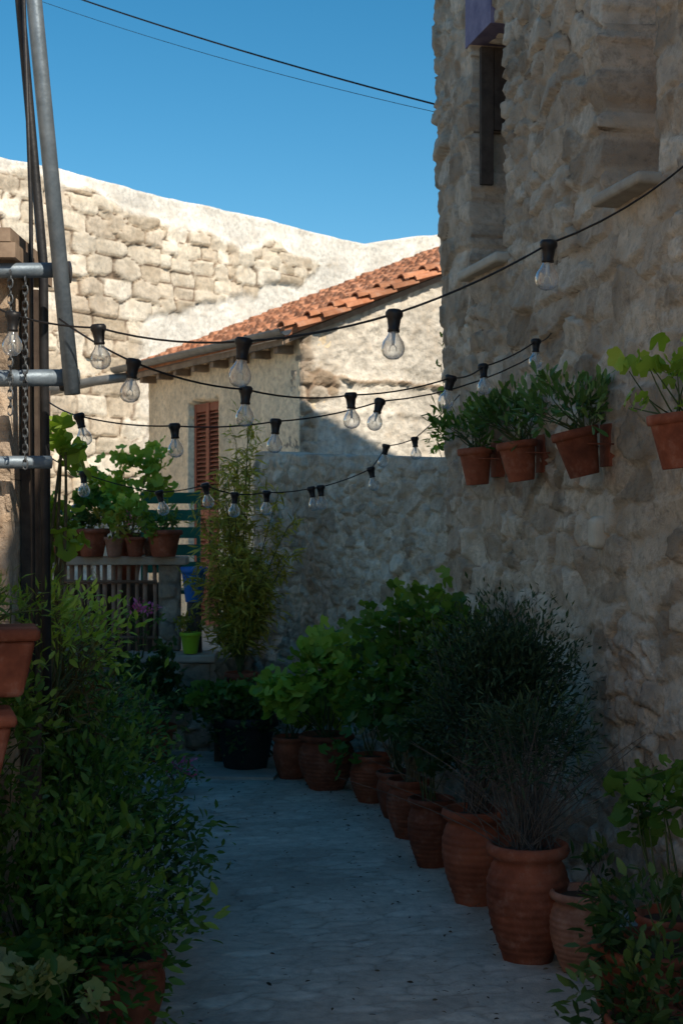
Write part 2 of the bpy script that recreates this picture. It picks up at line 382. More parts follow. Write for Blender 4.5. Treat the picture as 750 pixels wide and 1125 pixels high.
mb=MB();prism(mb,[(-2.45,-6),(-2.45,4.4),(-6,4.4),(-6,-6)],-.05,5.0);mb.make('bounce_walls',plain('bounce_render',(.64,.52,.40),(.75,.63,.50),.9,3,bst=.6,bd=.02),nb,False)
mb=MB();mb.box([(-2.3,-6.15,5.0),(-2.3,4.55,5.0),(-6.2,4.55,5.0),(-6.2,-6.15,5.0),(-2.3,-6.15,5.12),(-2.3,4.55,5.12),(-6.2,4.55,5.12),(-6.2,-6.15,5.12)]);mb.make('bounce_house_roof',M_SILL,nb,False)
for y0 in (-3.5,0.2,2.6):
    mb=MB();mb.box([(-2.47,y0,1.0),(-2.43,y0,1.0),(-2.43,y0+.8,1.0),(-2.47,y0+.8,1.0),(-2.47,y0,2.3),(-2.43,y0,2.3),(-2.43,y0+.8,2.3),(-2.47,y0+.8,2.3)]);mb.make('bounce_house_shutter',M_SHUT,nb,False)
# ------------------------------------------------------------------ low wall
FL=Frame((.64,8.22),(-.66,10.88),(-3,5))
relief('low_stone_wall',FL,-.05,2.2,.0130,(.18,.11),.034,13,M_LOW,jit=1.0,p=2.8,mortw=.17,smear=.45,rough=.013,minor=1.6,tiltk=1.1,
       ztop=lambda S:1.97+.055*S+.03*(fbm(S*3,S*0,4)-.5)*2,depth=.38,
       plast=lambda S,Z:sm(Z+.05*fbm(S*6,Z*6,2),1.98+.055*S-.06,1.98+.055*S-.02)*.6)
# ------------------------------------------------------------------ far ashlar wall
FA=Frame((-6.8,12.5),(1.9,22.8),(0,0))
k0=math.hypot(-3.84+6.8,16-12.5);kk=math.hypot(4.31,5.1)
def topA(S):
    k=(S-k0)/kk
    return 5.74-.03*k+np.clip(k-.97,0,1)*1.6+.07*(fbm(S*.7,S*0,5)-.5)*2
def plA(S,Z):
    k=(S-k0)/kk;n=.25*(fbm(S*2.2,Z*2.2,8)-.5)*2
    a=sm(Z+n*.8,topA(S)-.14-.3*sm(k,0,.5),topA(S)-.06-.26*sm(k,0,.5))
    b=sm(4.15+(k-.327)*2.26+n-Z,0,.12)*sm(k+n*.15,.28,.36)
    c=sm(k,.93,.98)
    return np.maximum(np.maximum(a,b),c)
relief('ashlar_stone_wall',FA,-.05,5.8,.026,(.46,.24),.07,23,M_ASH,jit=.55,p=7.0,mortw=.10,smear=.10,rough=.018,ztop=topA,plast=plA,depth=.5,warp=.10,minor=1.3,tiltk=.9)
# ------------------------------------------------------------------ house
hs=empty('plaster_house',(-.5,13,0))
C=(-.35,12.0);FE=(-2.0,14.8)
FF=Frame(C,FE,(-6,8));
gdir=np.array([.86,.5]);gdir/=np.linalg.norm(gdir)
FG=Frame(C,(C[0]+gdir[0]*3.8,C[1]+gdir[1]*3.8),(0,0))
SL=.42
def plG(S,Z):
    n=(fbm(S*2.5,Z*2.5,33)-.5)*2
    hole=sm(.42-np.hypot((S-.15)/.8,(Z-2.75)/.55)+.35*n,0,.08)
    crack=sm(.022-np.abs(Z-2.86-.05*(fbm(S*5,S*0,3)-.5)*2+.04*S),0,.01)*sm(S,0,.1)
    q=sm(.2-S+.15*n,0,.08)
    return 1-np.maximum(np.maximum(hole,crack),q*.8)
relief('gable_wall',FG,-.05,4.9,.02,(.2,.12),.06,41,M_HOUSE,jit=.9,p=2.8,mortw=.22,smear=.2,rough=.03,ztop=lambda S:3.20+SL*S,plast=plG,depth=.3,parent=hs)
relief('front_wall',FF,-.05,3.22,.022,(.2,.12),.02,44,M_CREAM,smear=.2,rough=.010,
       openings=[(1.585,2.24,.5,2.78,.12)],plast=lambda S,Z:1-.0*S,depth=.3,parent=hs)
def roof():
    L=FF.L
    s=np.arange(-.10,L+.15,.014);t=np.arange(-.2,3.9,.025)
    S,T=np.meshgrid(s,t);pw=.14;ln=.24
    ci=np.floor(S/pw);sh=.3*h2(ci,0*ci,2);cj=np.floor(T/ln+sh)
    fr=T/ln+sh-cj
    H=.042*np.abs(np.sin(np.pi*S/pw))**.8+.038*(1-fr)+.016*(h2(ci,cj,4)-.5)+.04*(fbm(S*.8,T*.8,7)-.5)
    Z=3.255+SL*T+H
    X=C[0]+FF.e[0]*S-FF.n[0]*T;Y=C[1]+FF.e[1]*S-FF.n[1]*T
    nu=len(s);nv=len(t)
    V=np.stack([X,Y,Z],-1).reshape(-1,3)
    i=np.arange(nv-1)[:,None]*nu;j=np.arange(nu-1)[None,:]
    F=np.stack([i+j,i+j+1,i+nu+j+1,i+nu+j],-1).reshape(-1,4)
    ring=np.concatenate([np.arange(nu),np.arange(1,nv)*nu+nu-1,(nv-1)*nu+np.arange(nu-2,-1,-1),np.arange(nv-2,0,-1)*nu])
    back=V[ring].copy();back[:,2]=3.232+SL*T.ravel()[ring]
    b0=len(V);k=len(ring);q=np.arange(k);q2=(q+1)%k
    F2=np.stack([ring[q],ring[q2],b0+q2,b0+q],-1)
    V=np.vstack([V,back]);tt=h2(ci,cj,9).ravel()
    fast('tile_roof',V,[F,F2],M_TILE,{'tint':np.concatenate([tt,tt[ring]])},hs,False)
    mb=MB();a=np.linspace(0,np.pi,8)
    for r_,n_ in ((0,17),(1,17)):
        for k in range(n_):
            t0=-.22+k*.235+r_*.1;g=rng.normal(0,.010)
            v=[]
            for sh_ in (0,.014):
                for (tq,lift,rr) in ((t0,.045,.068),(t0+.27,.012,.055)):
                    for w in a:
                        r2=rr-sh_;s_=-.07+g-r_*.055+r2*math.cos(w);b=FF.p(s_,-tq,0);v.append((b[0],b[1],3.280-.05*r_+SL*tq+lift+r2*.75*math.sin(w)))
            f=[[i_,i_+1,9+i_,8+i_] for i_ in range(7)]+[[16+i_,24+i_,25+i_,17+i_] for i_ in range(7)]+[[i_,16+i_,17+i_,i_+1] for i_ in range(7)]
            mb.add(v,f)
    mb.make('verge_tiles',M_TILE,hs,False)
roof()
mb=MB()
L=FF.L
v=[]
for zz in (-.05,0):
    for (s,t) in ((-.06,-.2),(L+.13,-.2),(L+.13,3.8),(-.06,3.8)):
        q=FF.p(s,-t,0);v.append((q[0],q[1],3.222+SL*t+zz))
mb.box(v)
mb.make('roof_deck',M_WOOD,hs,False)
mb=MB()
for s in np.arange(.1,L,.42): FF.box(mb,s,s+.07,-.02,.16,3.04,3.11)
mb.make('rafter_tails',M_WOOD,hs,False)
mb=MB()
a=np.linspace(math.pi,2*math.pi,9);R=.06
prof=[(R*math.cos(q),R*math.sin(q)) for q in a]+[((R-.006)*math.cos(q),(R-.006)*math.sin(q)) for q in a[::-1]]
n=len(prof);v=[]
for s,dz in ((-.22,0),(L+.3,.03)):
    for o_,z_ in prof: v.append(FF.p(s,.255+o_,3.20+z_+dz))
mb.add(v,[[k,(k+1)%n,n+(k+1)%n,n+k] for k in range(n)])
FF.box(mb,-.06,L+.15,.172,.19,3.09,3.17)
mb.make('gutter',M_GUT,hs)
mb=MB();a0,a1=1.60,2.225;z0,z1=.62,2.76
FF.box(mb,a0,a0+.05,-.09,-.045,z0,z1);FF.box(mb,a1-.05,a1,-.09,-.045,z0,z1);mid=(a0+a1)/2
FF.box(mb,mid-.035,mid+.035,-.09,-.04,z0,z1)
for zz in (z0,(z0+z1)/2-.04,z1-.08):
    FF.box(mb,a0+.052,mid-.037,-.088,-.047,zz,zz+.08);FF.box(mb,mid+.037,a1-.052,-.088,-.047,zz,zz+.08)
for zz in np.arange(z0+.1,z1-.1,.042):
    if abs(zz-(z0+z1)/2)<.06: continue
    FF.box(mb,a0+.052,mid-.037,-.085,-.05,zz,zz+.008,skew=.025);FF.box(mb,mid+.037,a1-.052,-.085,-.05,zz,zz+.008,skew=.025)
mb.make('louvred_shutter_door',M_SHUT,hs,False)
mb=MB();FF.box(mb,a0+.02,a1-.02,-.10,-.093,z0,z1);mb.make('door_shadow_panel',M_WOODD,hs,False)
mb=MB();mb.tube([(-3.4,15.2,2.95),(-2.6,15.0,3.1),(-2.05,14.75,3.14)],.05,10);mb.make('drain_pipe',M_GUT,hs)
# ------------------------------------------------------------------ terrace
tr=empty('stone_terrace',(-1.5,10.5,0))
FT=Frame((-.92,10.0),(-3.2,9.9),(0,0))
relief('terrace_front',FT,-.05,.62,.015,(.26,.15),.05,51,M_TERR,jit=.8,p=3.5,mortw=.2,smear=.2,rough=.016,depth=.3,parent=tr)
FT2=Frame((-.92,10.0),(-.42,12.0),(2,10))
relief('terrace_side',FT2,-.05,.62,.02,(.26,.15),.035,52,M_TERR,jit=.8,p=3.5,mortw=.2,smear=.2,rough=.016,depth=.3,parent=tr)
mb=MB();prism(mb,[(-.95,10.05),(-.45,12.0),(-.5,12.2),(-2.2,15),(-5,15),(-5,10.0)],-.05,.60);mb.make('terrace_floor',M_SILL,tr,False)
mb=MB();FT.box(mb,-.04,.62,-.35,.05,.622,.68);o=mb.make('terrace_coping',M_SILL,tr,False);bv=o.modifiers.new('b','BEVEL');bv.width=.015;bv.segments=2
FP=Frame((-1.16,10.22),(-3.0,10.15),(0,0))
bl=empty('balustrade',(-1.7,10.2,.62))
FPp=Frame(FP.p(0,0,0)[:2],FP.p(.15,0,0)[:2],(0,0))
relief('pier',FPp,.685,1.30,.012,(.17,.13),.03,71,M_TERR,p=3.5,depth=.15,rough=.012,parent=bl)
mbp=MB();FP.box(mbp,-.05,1.8,-.26,.05,1.302,1.362);o=mbp.make('top_slab',M_SILL,bl,False);bv=o.modifiers.new('b','BEVEL');bv.width=.012;bv.segments=2
mbp=MB()
for s in np.arange(.19,1.8,.058):
    j=rng.normal(0,.01);w=.015+rng.random()*.008
    q0=FP.p(s,-.03,.60);q1=FP.p(s+j,-.03+rng.normal(0,.008),.97);q2=FP.p(s+j*.5,-.03,1.30)
    mbp.tube([q0,q1,q2],[w,w*.9,w],6)
for zz in (.78,1.18): mbp.tube([FP.p(.16,0.0,zz),FP.p(1.8,.002,zz+.01)],.013,6)
mbp.make('baluster_stakes',M_STAKE,bl)
# ------------------------------------------------------------------ left garden wall
FW=Frame((-.93,2.6),(-1.75,9.85),(2,5))
relief('garden_wall',FW,-.05,.95,.02,(.3,.18),.05,61,M_TERR,jit=.8,p=3,mortw=.22,smear=.3,rough=.02,depth=.35)
# ------------------------------------------------------------------ scaffold pipes left
pf=empty('pipe_frame',(-.95,4.4,0))
mb=MB()
mb.tube([(-1.02,4.3,4.1),(-.928,4.3,3.18),(-.812,4.3,1.99)],.024,14)
mb.tube([(-1.3,4.35,2.37),(-.84,4.35,2.375)],.023,14)
mb.tube([(-1.3,4.34,2.04),(-.80,4.34,2.045)],.026,14)
mb.tube([(-1.3,4.42,1.79),(-.90,4.42,1.79)],.02,12)
mb.make('galvanised_pipes',M_PIPE,pf)
mb=MB();mb.tube([(-1.05,4.5,3.6),(-1.017,4.5,3.26),(-.942,4.5,2.42),(-.93,4.5,1.0)],.015,10)
mb.tube([(-1.02,4.47,3.9),(-.975,4.47,2.6),(-.965,4.47,1.0)],.007,6)
for z in (2.04,2.37): mb.tube([(-.86,4.36,z),(-.83,4.36,z)],.034,12)
mb.make('dark_pole',M_DARK,pf)
mb=MB()
bx=lambda mb,x0,x1,y0,y1,z0,z1: mb.box([(x0,y0,z0),(x1,y0,z0),(x1,y1,z0),(x0,y1,z0),(x0,y0,z1),(x1,y0,z1),(x1,y1,z1),(x0,y1,z1)])
bx(mb,-1.04,-.985,4.62,4.68,.0,2.36)
mb.make('wooden_post',M_WOODD,pf,False)
def chain(mb,p,n,step):
    a=np.linspace(0,2*math.pi,9)
    for k in range(n):
        c=np.array(p)-np.array([0,0,k*step])
        if k%2: q=[(c[0]+.008*math.cos(t),c[1],c[2]+.016*math.sin(t)) for t in a]
        else: q=[(c[0],c[1]+.008*math.cos(t),c[2]+.016*math.sin(t)) for t in a]
        mb.tube(q,.003,5,cap=False)
mb=MB();chain(mb,(-1.0,4.30,2.35),18,.024);chain(mb,(-.955,4.30,2.33),24,.024);mb.make('hanging_chain',M_CHAIN,None)
FGP=Frame((-1.045,4.5),(-1.5,4.5),(-1,0));relief('gate_pillar',FGP,0,2.40,.015,(.3,.16),.03,77,M_RUB,p=3.5,jit=.6,mortw=.15,smear=.3,rough=.016,depth=.3)
gp=MB()
for q,(za,zb,x1) in enumerate([(2.405,2.45,-.985),(2.453,2.495,-1.0)]): bx(gp,-1.5,x1,4.30,4.85,za,zb)
gp.make('canopy_boards',M_WOOD,None,False)
# ------------------------------------------------------------------ pots & plants
def pot_profile(h,r,style):
    if style=='urn':
        zs=np.linspace(0,.84,60);rad=np.interp(zs,[0,.08,.3,.5,.68,.8,.84],[.60,.66,.88,1.0,1.0,.90,.82])
        rad=rad+.026*np.abs(np.sin(zs*np.pi*14))*(zs>.10)
        P=[(.0,0),(.6,0)]+list(zip(rad,zs))+[(.83,.87),(.98,.90),(1.04,.94),(1.0,.985),(.93,1.0),(.86,.98),(.82,.9),(.0,.9)]
    elif style=='flared':
        P=[(0,0),(.62,0),(.64,.02),(.9,.8),(.91,.81),(1.02,.82),(1.04,.9),(1.03,.99),(.98,1.0),(.92,.99),(.88,.88),(0,.88)]
    else:
        zs=np.linspace(0,.86,20);rad=np.interp(zs,[0,.2,.5,.7,.86],[.6,.8,.98,1.0,.9])
        P=[(0,0),(.58,0)]+list(zip(rad,zs))+[(1.0,.9),(1.05,.95),(1.0,1.0),(.9,.99),(.85,.9),(0,.9)]
    return [(a*r,b*h) for a,b in P]
def pot(parent,loc,h,r,style='flared',mat=None,tilt=None,k=36):
    mb=MB();mb.lathe(pot_profile(h,r,style),k,loc,tilt=tilt);mb.make('pot',mat or M_POT,parent)
    m2=MB();c=Vector((0,0,h*.905));c=(tilt@c if tilt is not None else c)+Vector(loc)
    m2.lathe([(r*.84,0),(r*.5,.01),(0,.015)],16,c,tilt=tilt);m2.make('soil',M_SOIL,parent)
def crown(parent,base,c,r,n,kind,size,mat,seed,nc=None,spread=.3,stem=M_STEMG,sr=.004,droop=.2,dirup=.3,inner=.35,nm='foliage',jn=.45,maxstem=60):
    g=np.random.default_rng(seed);c=np.array(c,float);r=np.array(r,float);nc=nc or max(6,n//28)
    d=g.normal(size=(nc,3));d/=np.linalg.norm(d,axis=1)[:,None]
    d[:,2]=np.where(d[:,2]<-.55,-d[:,2],d[:,2])
    rad=inner+(1-inner)*g.random(nc)**.6
    rad*=1+.22*g.normal(size=nc)*.7
    CC=c+d*rad[:,None]*r
    idx=g.integers(0,nc,n)
    P=CC[idx]+g.normal(size=(n,3))*spread*r.mean()*.6
    out=(P-c)/r;ol=np.linalg.norm(out,axis=1)[:,None]+1e-6;out=out/ol
    D=out*.7+g.normal(size=(n,3))*.5+np.array([0,0,dirup-droop])
    Nn=out*.45+np.array([0,-.12,.8])+g.normal(size=(n,3))*jn
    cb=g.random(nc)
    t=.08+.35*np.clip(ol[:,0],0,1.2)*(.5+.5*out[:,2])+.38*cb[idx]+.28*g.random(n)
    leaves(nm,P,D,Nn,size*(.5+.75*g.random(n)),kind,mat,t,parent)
    if stem is not None:
        mb=MB();b=np.array(base,float)
        for q in CC[:maxstem]:
            b2=b+g.normal(size=3)*np.array([.02,.02,0]);m=(b2+q)/2+np.array([*(g.normal(size=2)*.04),.06*abs(q[2]-b[2])])
            tt=np.linspace(0,1,6)[:,None];Pp=(1-tt)**2*b2+2*tt*(1-tt)*m+tt**2*q
            mb.tube(Pp,np.linspace(sr,sr*.45,6),4,cap=False)
        mb.make('stems',stem,parent)
def potted(name,loc,h,r,style,cr,n,kind,size,mat,seed,coff=None,pm=None,tilt=None,**kw):
    p=empty(name,loc);pot(p,loc,h,r,style,pm,tilt)
    b=(loc[0],loc[1],loc[2]+h*.9)
    coff=coff or (0,0,h+cr[2]*.75)
    crown(p,b,(loc[0]+coff[0],loc[1]+coff[1],loc[2]+coff[2]),cr,n,kind,size,mat,seed,**kw)
    return p
potted('potted_geranium',(.93,4.28,0),.34,.17,'rounded',(.20,.2,.13),360,'oval',.06,L_DARK,1,coff=(.02,.0,.40))
potted('potted_geranium',(1.10,4.75,0),.30,.12,'rounded',(.17,.18,.19),110,'lobed',.07,L_MID,2,coff=(.0,.05,.62),sr=.005)
potted('potted_oleander',(.86,3.98,0),.22,.12,'rounded',(.22,.22,.16),600,'oval',.055,L_DARK,3,coff=(.04,.05,.22))
potted('clay_pot_with_vine',(.855,5.05,0),.30,.115,'urn',(.12,.12,.08),60,'oval',.05,L_DARK,4,pm=M_POTL,coff=(.05,0,.34),stem=M_DRY)
p=potted('potted_rosemary',(.68,5.2,0),.435,.148,'urn',(.24,.25,.22),1800,'needle',.045,L_GREY,5,coff=(.02,.15,.74),stem=M_DRY,sr=.003,nc=80,spread=.3)
mb=MB();g=np.random.default_rng(3)
for k in range(70):
    a=g.normal(0,.14);b=g.normal(0,.12);l=g.uniform(.18,.45)
    P0=np.array([.68,5.2,.40])+g.normal(size=3)*[.04,.04,0];P1=P0+np.array([a*.6,b*.6,l*.6]);P2=P0+np.array([a*1.6,b*1.5,l])
    tt=np.linspace(0,1,5)[:,None];mb.tube((1-tt)**2*P0+2*tt*(1-tt)*P1+tt**2*P2,np.linspace(.0024,.0008,5),4,cap=False)
mb.make('bare_twigs',M_DRY,p)
potted('potted_shrub',(.56,6.0,0),.40,.135,'urn',(.30,.34,.40),12500,'small',.036,L_GREY,6,coff=(.10,.0,.82),stem=M_DRY,sr=.004,nc=240,spread=.34,dirup=.6,maxstem=40,inner=.15)
potted('potted_geranium',(.42,6.65,0),.32,.11,'urn',(.20,.2,.22),280,'lobed',.06,L_DARK,7,coff=(.02,.1,.55))
potted('potted_geranium',(.34,7.25,0),.30,.11,'urn',(.34,.30,.44),950,'lobed',.072,L_MID,8,coff=(.08,.05,.86),sr=.006,stem=M_STEM)
potted('potted_geranium',(.30,7.7,0),.26,.11,'rounded',(.28,.25,.34),420,'lobed',.068,L_DARK,9,coff=(.02,.05,.62))
potted('potted_geranium',(.17,8.14,0),.28,.12,'urn',(.19,.18,.20),220,'lobed',.065,L_MID,10,coff=(-.02,0,.42))
potted('potted_geranium',(-.09,8.53,0),.34,.165,'urn',(.31,.24,.26),560,'lobed',.088,L_LIME,12,coff=(-.04,-.05,.68))
potted('potted_geranium',(-.31,8.9,0),.27,.12,'rounded',(.22,.17,.17),240,'lobed',.08,L_LIME,13,coff=(0,-.02,.44))
p=empty('potted_shrub',(-.62,9.2,0));pot(p,(-.62,9.2,0),.36,.21,'flared',M_PLASTIC)
crown(p,(-.62,9.2,.3),(-.62,9.15,.28),(.28,.24,.24),1300,'oval',.05,L_DARK,14,nc=40)
crown(p,(-.62,9.2,.3),(-.75,9.1,.42),(.2,.2,.16),240,'lobed',.07,L_MID,15)
p=empty('bamboo_plant',(-.70,9.72,.0));mb=MB()
pot(p,(-.68,9.66,.32),.27,.11,'flared',M_POT)
bx(mb,-.85,-.5,9.5,9.85,0,.318);mb.make('pot_stand',M_TERR,p,False)
g=np.random.default_rng(21);mb=MB();PP=[];DD=[]
for k in range(30):
    a=g.uniform(0,6.28);rr=g.uniform(.12,.40);top=g.uniform(1.0,1.95) if k>5 else g.uniform(1.9,2.35)
    if top>1.9: rr*=.5
    b=np.array([-.69,9.66,.56]);e=np.array([-.65+rr*math.cos(a)*.98,9.66+rr*math.sin(a)*.8,top]);m=np.array([b[0]+.3*(e[0]-b[0]),b[1]+.3*(e[1]-b[1]),(b[2]+top)/2+.1])
    tt=np.linspace(0,1,12)[:,None];Q=(1-tt)**2*b+2*tt*(1-tt)*m+tt**2*e;mb.tube(Q,np.linspace(.006,.002,12),5,cap=False)
    for u in np.linspace(.2,1,15):
        c=(1-u)**2*b+2*u*(1-u)*m+u*u*e
        for w in range(2):
            d=g.normal(size=3);d[2]=abs(d[2])*.4;d/=np.linalg.norm(d);l=g.uniform(.06,.19)*(1.15-.5*u)
            mb.tube([c,c+d*l*.5+[0,0,.01],c+d*l],[.0018,.0014,.001],3,cap=False)
            for v in range(7):
                q=c+d*l*(.3+.7*v/6);PP.append(q+g.normal(size=3)*.015);DD.append(d*.8+g.normal(size=3)*.6+[0,0,-.35])
mb.make('canes',M_STEMG,p);PP=np.array(PP);DD=np.array(DD);n=len(PP)
leaves('foliage',PP,DD,g.normal(size=(n,3))*.5+[0,-.5,.8],g.uniform(.05,.11,n),'narrow',L_YEL,g.random(n)*.8+.3*sm(PP[:,2],.5,1.5),p)
potted('potted_geranium',(-1.26,9.55,0),.25,.15,'flared',(.27,.2,.22),380,'lobed',.065,L_DARK,16,coff=(-.02,0,.46))
p=empty('lime_plant_pot',(-1.06,9.98,.685));pot(p,(-1.06,10.0,.685),.15,.075,'flared',M_LIME)
crown(p,(-1.06,10.0,.8),(-1.06,9.98,.90),(.14,.10,.08),170,'oval',.04,L_YEL,17)
p=empty('blue_bucket',(-1.05,10.12,.9));pot(p,(-1.05,10.14,1.04),.25,.095,'flared',M_BLUE)
mb=MB();mb.lathe([(0,.684),(.06,.684),(.05,1.038),(0,1.039)],16,(-1.05,10.14,0));mb.make('stand',M_WOODD,p)
p=empty('flowering_plant',(-1.5,9.9,.6));crown(p,(-1.42,9.95,.6),(-1.40,9.9,.88),(.13,.1,.16),110,'oval',.04,L_MID,18)
crown(p,(-1.42,9.95,.6),(-1.38,9.80,.95),(.12,.05,.12),75,'oval',.038,L_PINK,19,nc=9,stem=None,nm='blossoms')
p=empty('flowering_plant',(-.98,8.4,0));crown(p,(-.98,8.4,0),(-.98,8.4,.10),(.14,.14,.12),240,'oval',.035,L_MID,20)
crown(p,(-.98,8.4,0),(-.94,8.25,.17),(.11,.08,.07),90,'oval',.032,L_PINK,21,nc=10,stem=None,nm='blossoms')
for k,(x,h,r,y) in enumerate([(-1.26,.19,.13,10.1),(-1.46,.14,.075,10.08),(-1.61,.14,.075,10.1),(-1.77,.2,.12,10.12),(-1.98,.18,.10,10.1),(-2.18,.2,.12,10.1),(-2.38,.16,.09,10.1),(-2.6,.2,.12,10.1),(-1.38,.12,.06,10.3),(-1.54,.17,.085,10.32),(-1.87,.15,.08,10.3)]):
    kind=['narrow','lobed','oval','lobed','oval','lobed','narrow','lobed','oval','narrow','lobed'][k]
    q=potted('terracotta_potted_plant',(x,y,1.364),h,r,'flared',(.13+.03*(k%3),.12,.12+.04*(k%2)),150,kind,.06,[L_MID,L_LIME,L_YEL,L_MID,L_SUC,L_LIME,L_MID,L_LIME,L_MID,L_YEL,L_MID][k],40+k,pm=[M_POT,M_POT,M_POTL][k%3])
    if k in (1,4,6): crown(q,(x,y,1.5),(x,y-.05,1.364+h+.13),(.09,.07,.07),26,'oval',.032,[0,L_PINK,0,0,L_BLUEF,0,L_PINK][k],140+k,nc=6,stem=None,nm='blossoms')
potted('potted_geranium',(-1.62,10.75,1.15),.26,.13,'flared',(.36,.2,.30),330,'lobed',.085,L_LIME,50,coff=(.05,-.1,.68),stem=M_STEM,sr=.006)
mb=MB();bx(mb,-2.6,-1.35,10.6,10.95,.6,1.148);mb.make('plant_bench',M_WOODD,None,False)
mb=MB()
for x0 in (-1.62,-1.17): bx(mb,x0,x0+.03,11.5,11.53,.62,1.86);bx(mb,x0,x0+.03,11.05,11.08,.62,1.048)
for z in (1.2,1.34,1.48,1.62,1.76): bx(mb,-1.588,-1.172,11.505,11.525,z,z+.09)
bx(mb,-1.62,-1.14,11.05,11.498,1.05,1.08)
mb.make('green_wooden_chair',M_GREENP,None,False)
def shrub(name,base,parts):
    p=empty(name,base)
    for a in parts:
        c,r,n,kind,size,mat,seed=a[:7];kw=a[7] if len(a)>7 else {}
        crown(p,base,c,r,n,kind,size,mat,seed,**kw)
    return p
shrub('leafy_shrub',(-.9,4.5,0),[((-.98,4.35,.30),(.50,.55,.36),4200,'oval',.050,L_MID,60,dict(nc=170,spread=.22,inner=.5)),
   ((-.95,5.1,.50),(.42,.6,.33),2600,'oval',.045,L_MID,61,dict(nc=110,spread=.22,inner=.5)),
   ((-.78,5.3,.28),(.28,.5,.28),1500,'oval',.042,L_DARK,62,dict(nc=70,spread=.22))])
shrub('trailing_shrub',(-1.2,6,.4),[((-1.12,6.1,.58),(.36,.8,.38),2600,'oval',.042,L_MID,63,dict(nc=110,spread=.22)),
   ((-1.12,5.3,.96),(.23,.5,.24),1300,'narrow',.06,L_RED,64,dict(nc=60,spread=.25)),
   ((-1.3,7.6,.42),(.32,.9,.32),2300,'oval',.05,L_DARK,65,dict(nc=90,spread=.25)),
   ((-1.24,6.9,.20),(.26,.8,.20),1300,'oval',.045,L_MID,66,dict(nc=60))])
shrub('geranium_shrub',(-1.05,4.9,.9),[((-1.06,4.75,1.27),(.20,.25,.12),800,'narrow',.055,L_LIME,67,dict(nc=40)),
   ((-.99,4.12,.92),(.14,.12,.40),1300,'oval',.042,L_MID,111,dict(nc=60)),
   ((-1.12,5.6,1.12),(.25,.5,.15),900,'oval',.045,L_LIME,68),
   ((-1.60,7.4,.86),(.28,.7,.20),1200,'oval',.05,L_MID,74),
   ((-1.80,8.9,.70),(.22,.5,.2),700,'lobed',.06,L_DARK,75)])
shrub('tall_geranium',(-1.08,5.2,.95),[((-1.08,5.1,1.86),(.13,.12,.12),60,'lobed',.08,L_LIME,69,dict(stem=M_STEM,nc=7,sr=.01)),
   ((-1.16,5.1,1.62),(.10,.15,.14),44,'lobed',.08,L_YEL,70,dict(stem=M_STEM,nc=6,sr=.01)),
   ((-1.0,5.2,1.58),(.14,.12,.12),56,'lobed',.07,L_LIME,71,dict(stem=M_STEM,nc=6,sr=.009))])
potted('potted_begonia',(-.68,4.45,0),.26,.13,'rounded',(.22,.2,.10),70,'lobed',.08,L_YEL,72,coff=(-.25,-.1,.24))
p=potted('potted_begonia',(-.90,3.95,0),.20,.13,'rounded',(.20,.15,.12),120,'lobed',.07,L_MID,73,coff=(.0,0,.24))
crown(p,(-.86,3.95,.18),(-.82,3.90,.33),(.15,.12,.06),56,'lobed',.062,L_CREAM,112,nc=9,nm='pale_leaves')
def planter(name,c,w,d,h,ang):
    p=empty(name,c);mb=MB();ca,sa=math.cos(ang),math.sin(ang)
    def R(x,y,z): return (c[0]+x*ca-y*sa,c[1]+x*sa+y*ca,c[2]+z)
    def fr(x0,x1,y0,y1,z0,z1,tp=1.0):
        mb.box([R(x0*tp,y0*tp,z0),R(x1*tp,y0*tp,z0),R(x1*tp,y1*tp,z0),R(x0*tp,y1*tp,z0),R(x0,y0,z1),R(x1,y0,z1),R(x1,y1,z1),R(x0,y1,z1)])
    fr(-w/2,w/2,-d/2,d/2,0,h*.82,.85)
    fr(-w/2-.012,w/2+.012,-d/2-.012,d/2+.012,h*.822,h)
    o=mb.make('planter_body',M_POT,p,False);bv=o.modifiers.new('b','BEVEL');bv.width=.012;bv.segments=3
    return p
p=planter('terracotta_planter',(-.98,3.55,1.17),.42,.2,.17,.25)
crown(p,(-.98,3.55,1.32),(-.98,3.6,1.38),(.2,.1,.07),600,'narrow',.045,L_MID,101,nc=44)
p=planter('terracotta_planter',(-1.02,3.45,.97),.42,.2,.17,.3)
crown(p,(-1.02,3.45,1.12),(-.98,3.42,1.15),(.14,.08,.03),120,'narrow',.035,L_RED,102,nc=14)
mb=MB();bx(mb,-1.3,-.90,3.3,3.75,.9,.965);mb.make('wall_shelf',M_SILL,None,False)
mb=MB();bx(mb,-1.3,-1.14,3.62,3.75,.967,1.166);mb.make('planter_support',M_SILL,None,False)
for k,(d,h,r,mt,kd,sz,n) in enumerate([(5.18,.20,.095,L_LIME,'lobed',.07,50),(6.02,.20,.098,L_SUC,'fat',.07,340),(6.75,.19,.095,L_SUC,'fat',.065,400),(7.38,.19,.09,L_MID,'fat',.06,420)]):
    x=wl(d)-.13;loc=(x,d-.03,1.80)
    tilt=Matrix.Rotation(math.radians([-6,-13,-8,-4][k]),4,'Y')
    p=potted('hanging_wall_pot',loc,h,r,'flared',(.21,.18,.13),n,kd,sz,mt,80+k,coff=(-.05,0,.28),tilt=tilt,dirup=.8,jn=.7,nc=22 if k else 12,pm=M_POT)
    mb=MB();FB.box(mb,s_at(d)-.05,s_at(d)+.05,-.02,.045,1.84,2.02);mb.tube([FB.p(s_at(d)-.09,.02,1.93),FB.p(s_at(d)-.10,.13,1.93),FB.p(s_at(d),.21,1.94),FB.p(s_at(d)+.10,.13,1.93),FB.p(s_at(d)+.09,.02,1.93)],.004,6);o=mb.make('bracket',M_POT,p,False);bv=o.modifiers.new('b','BEVEL');bv.width=.01;bv.segments=2
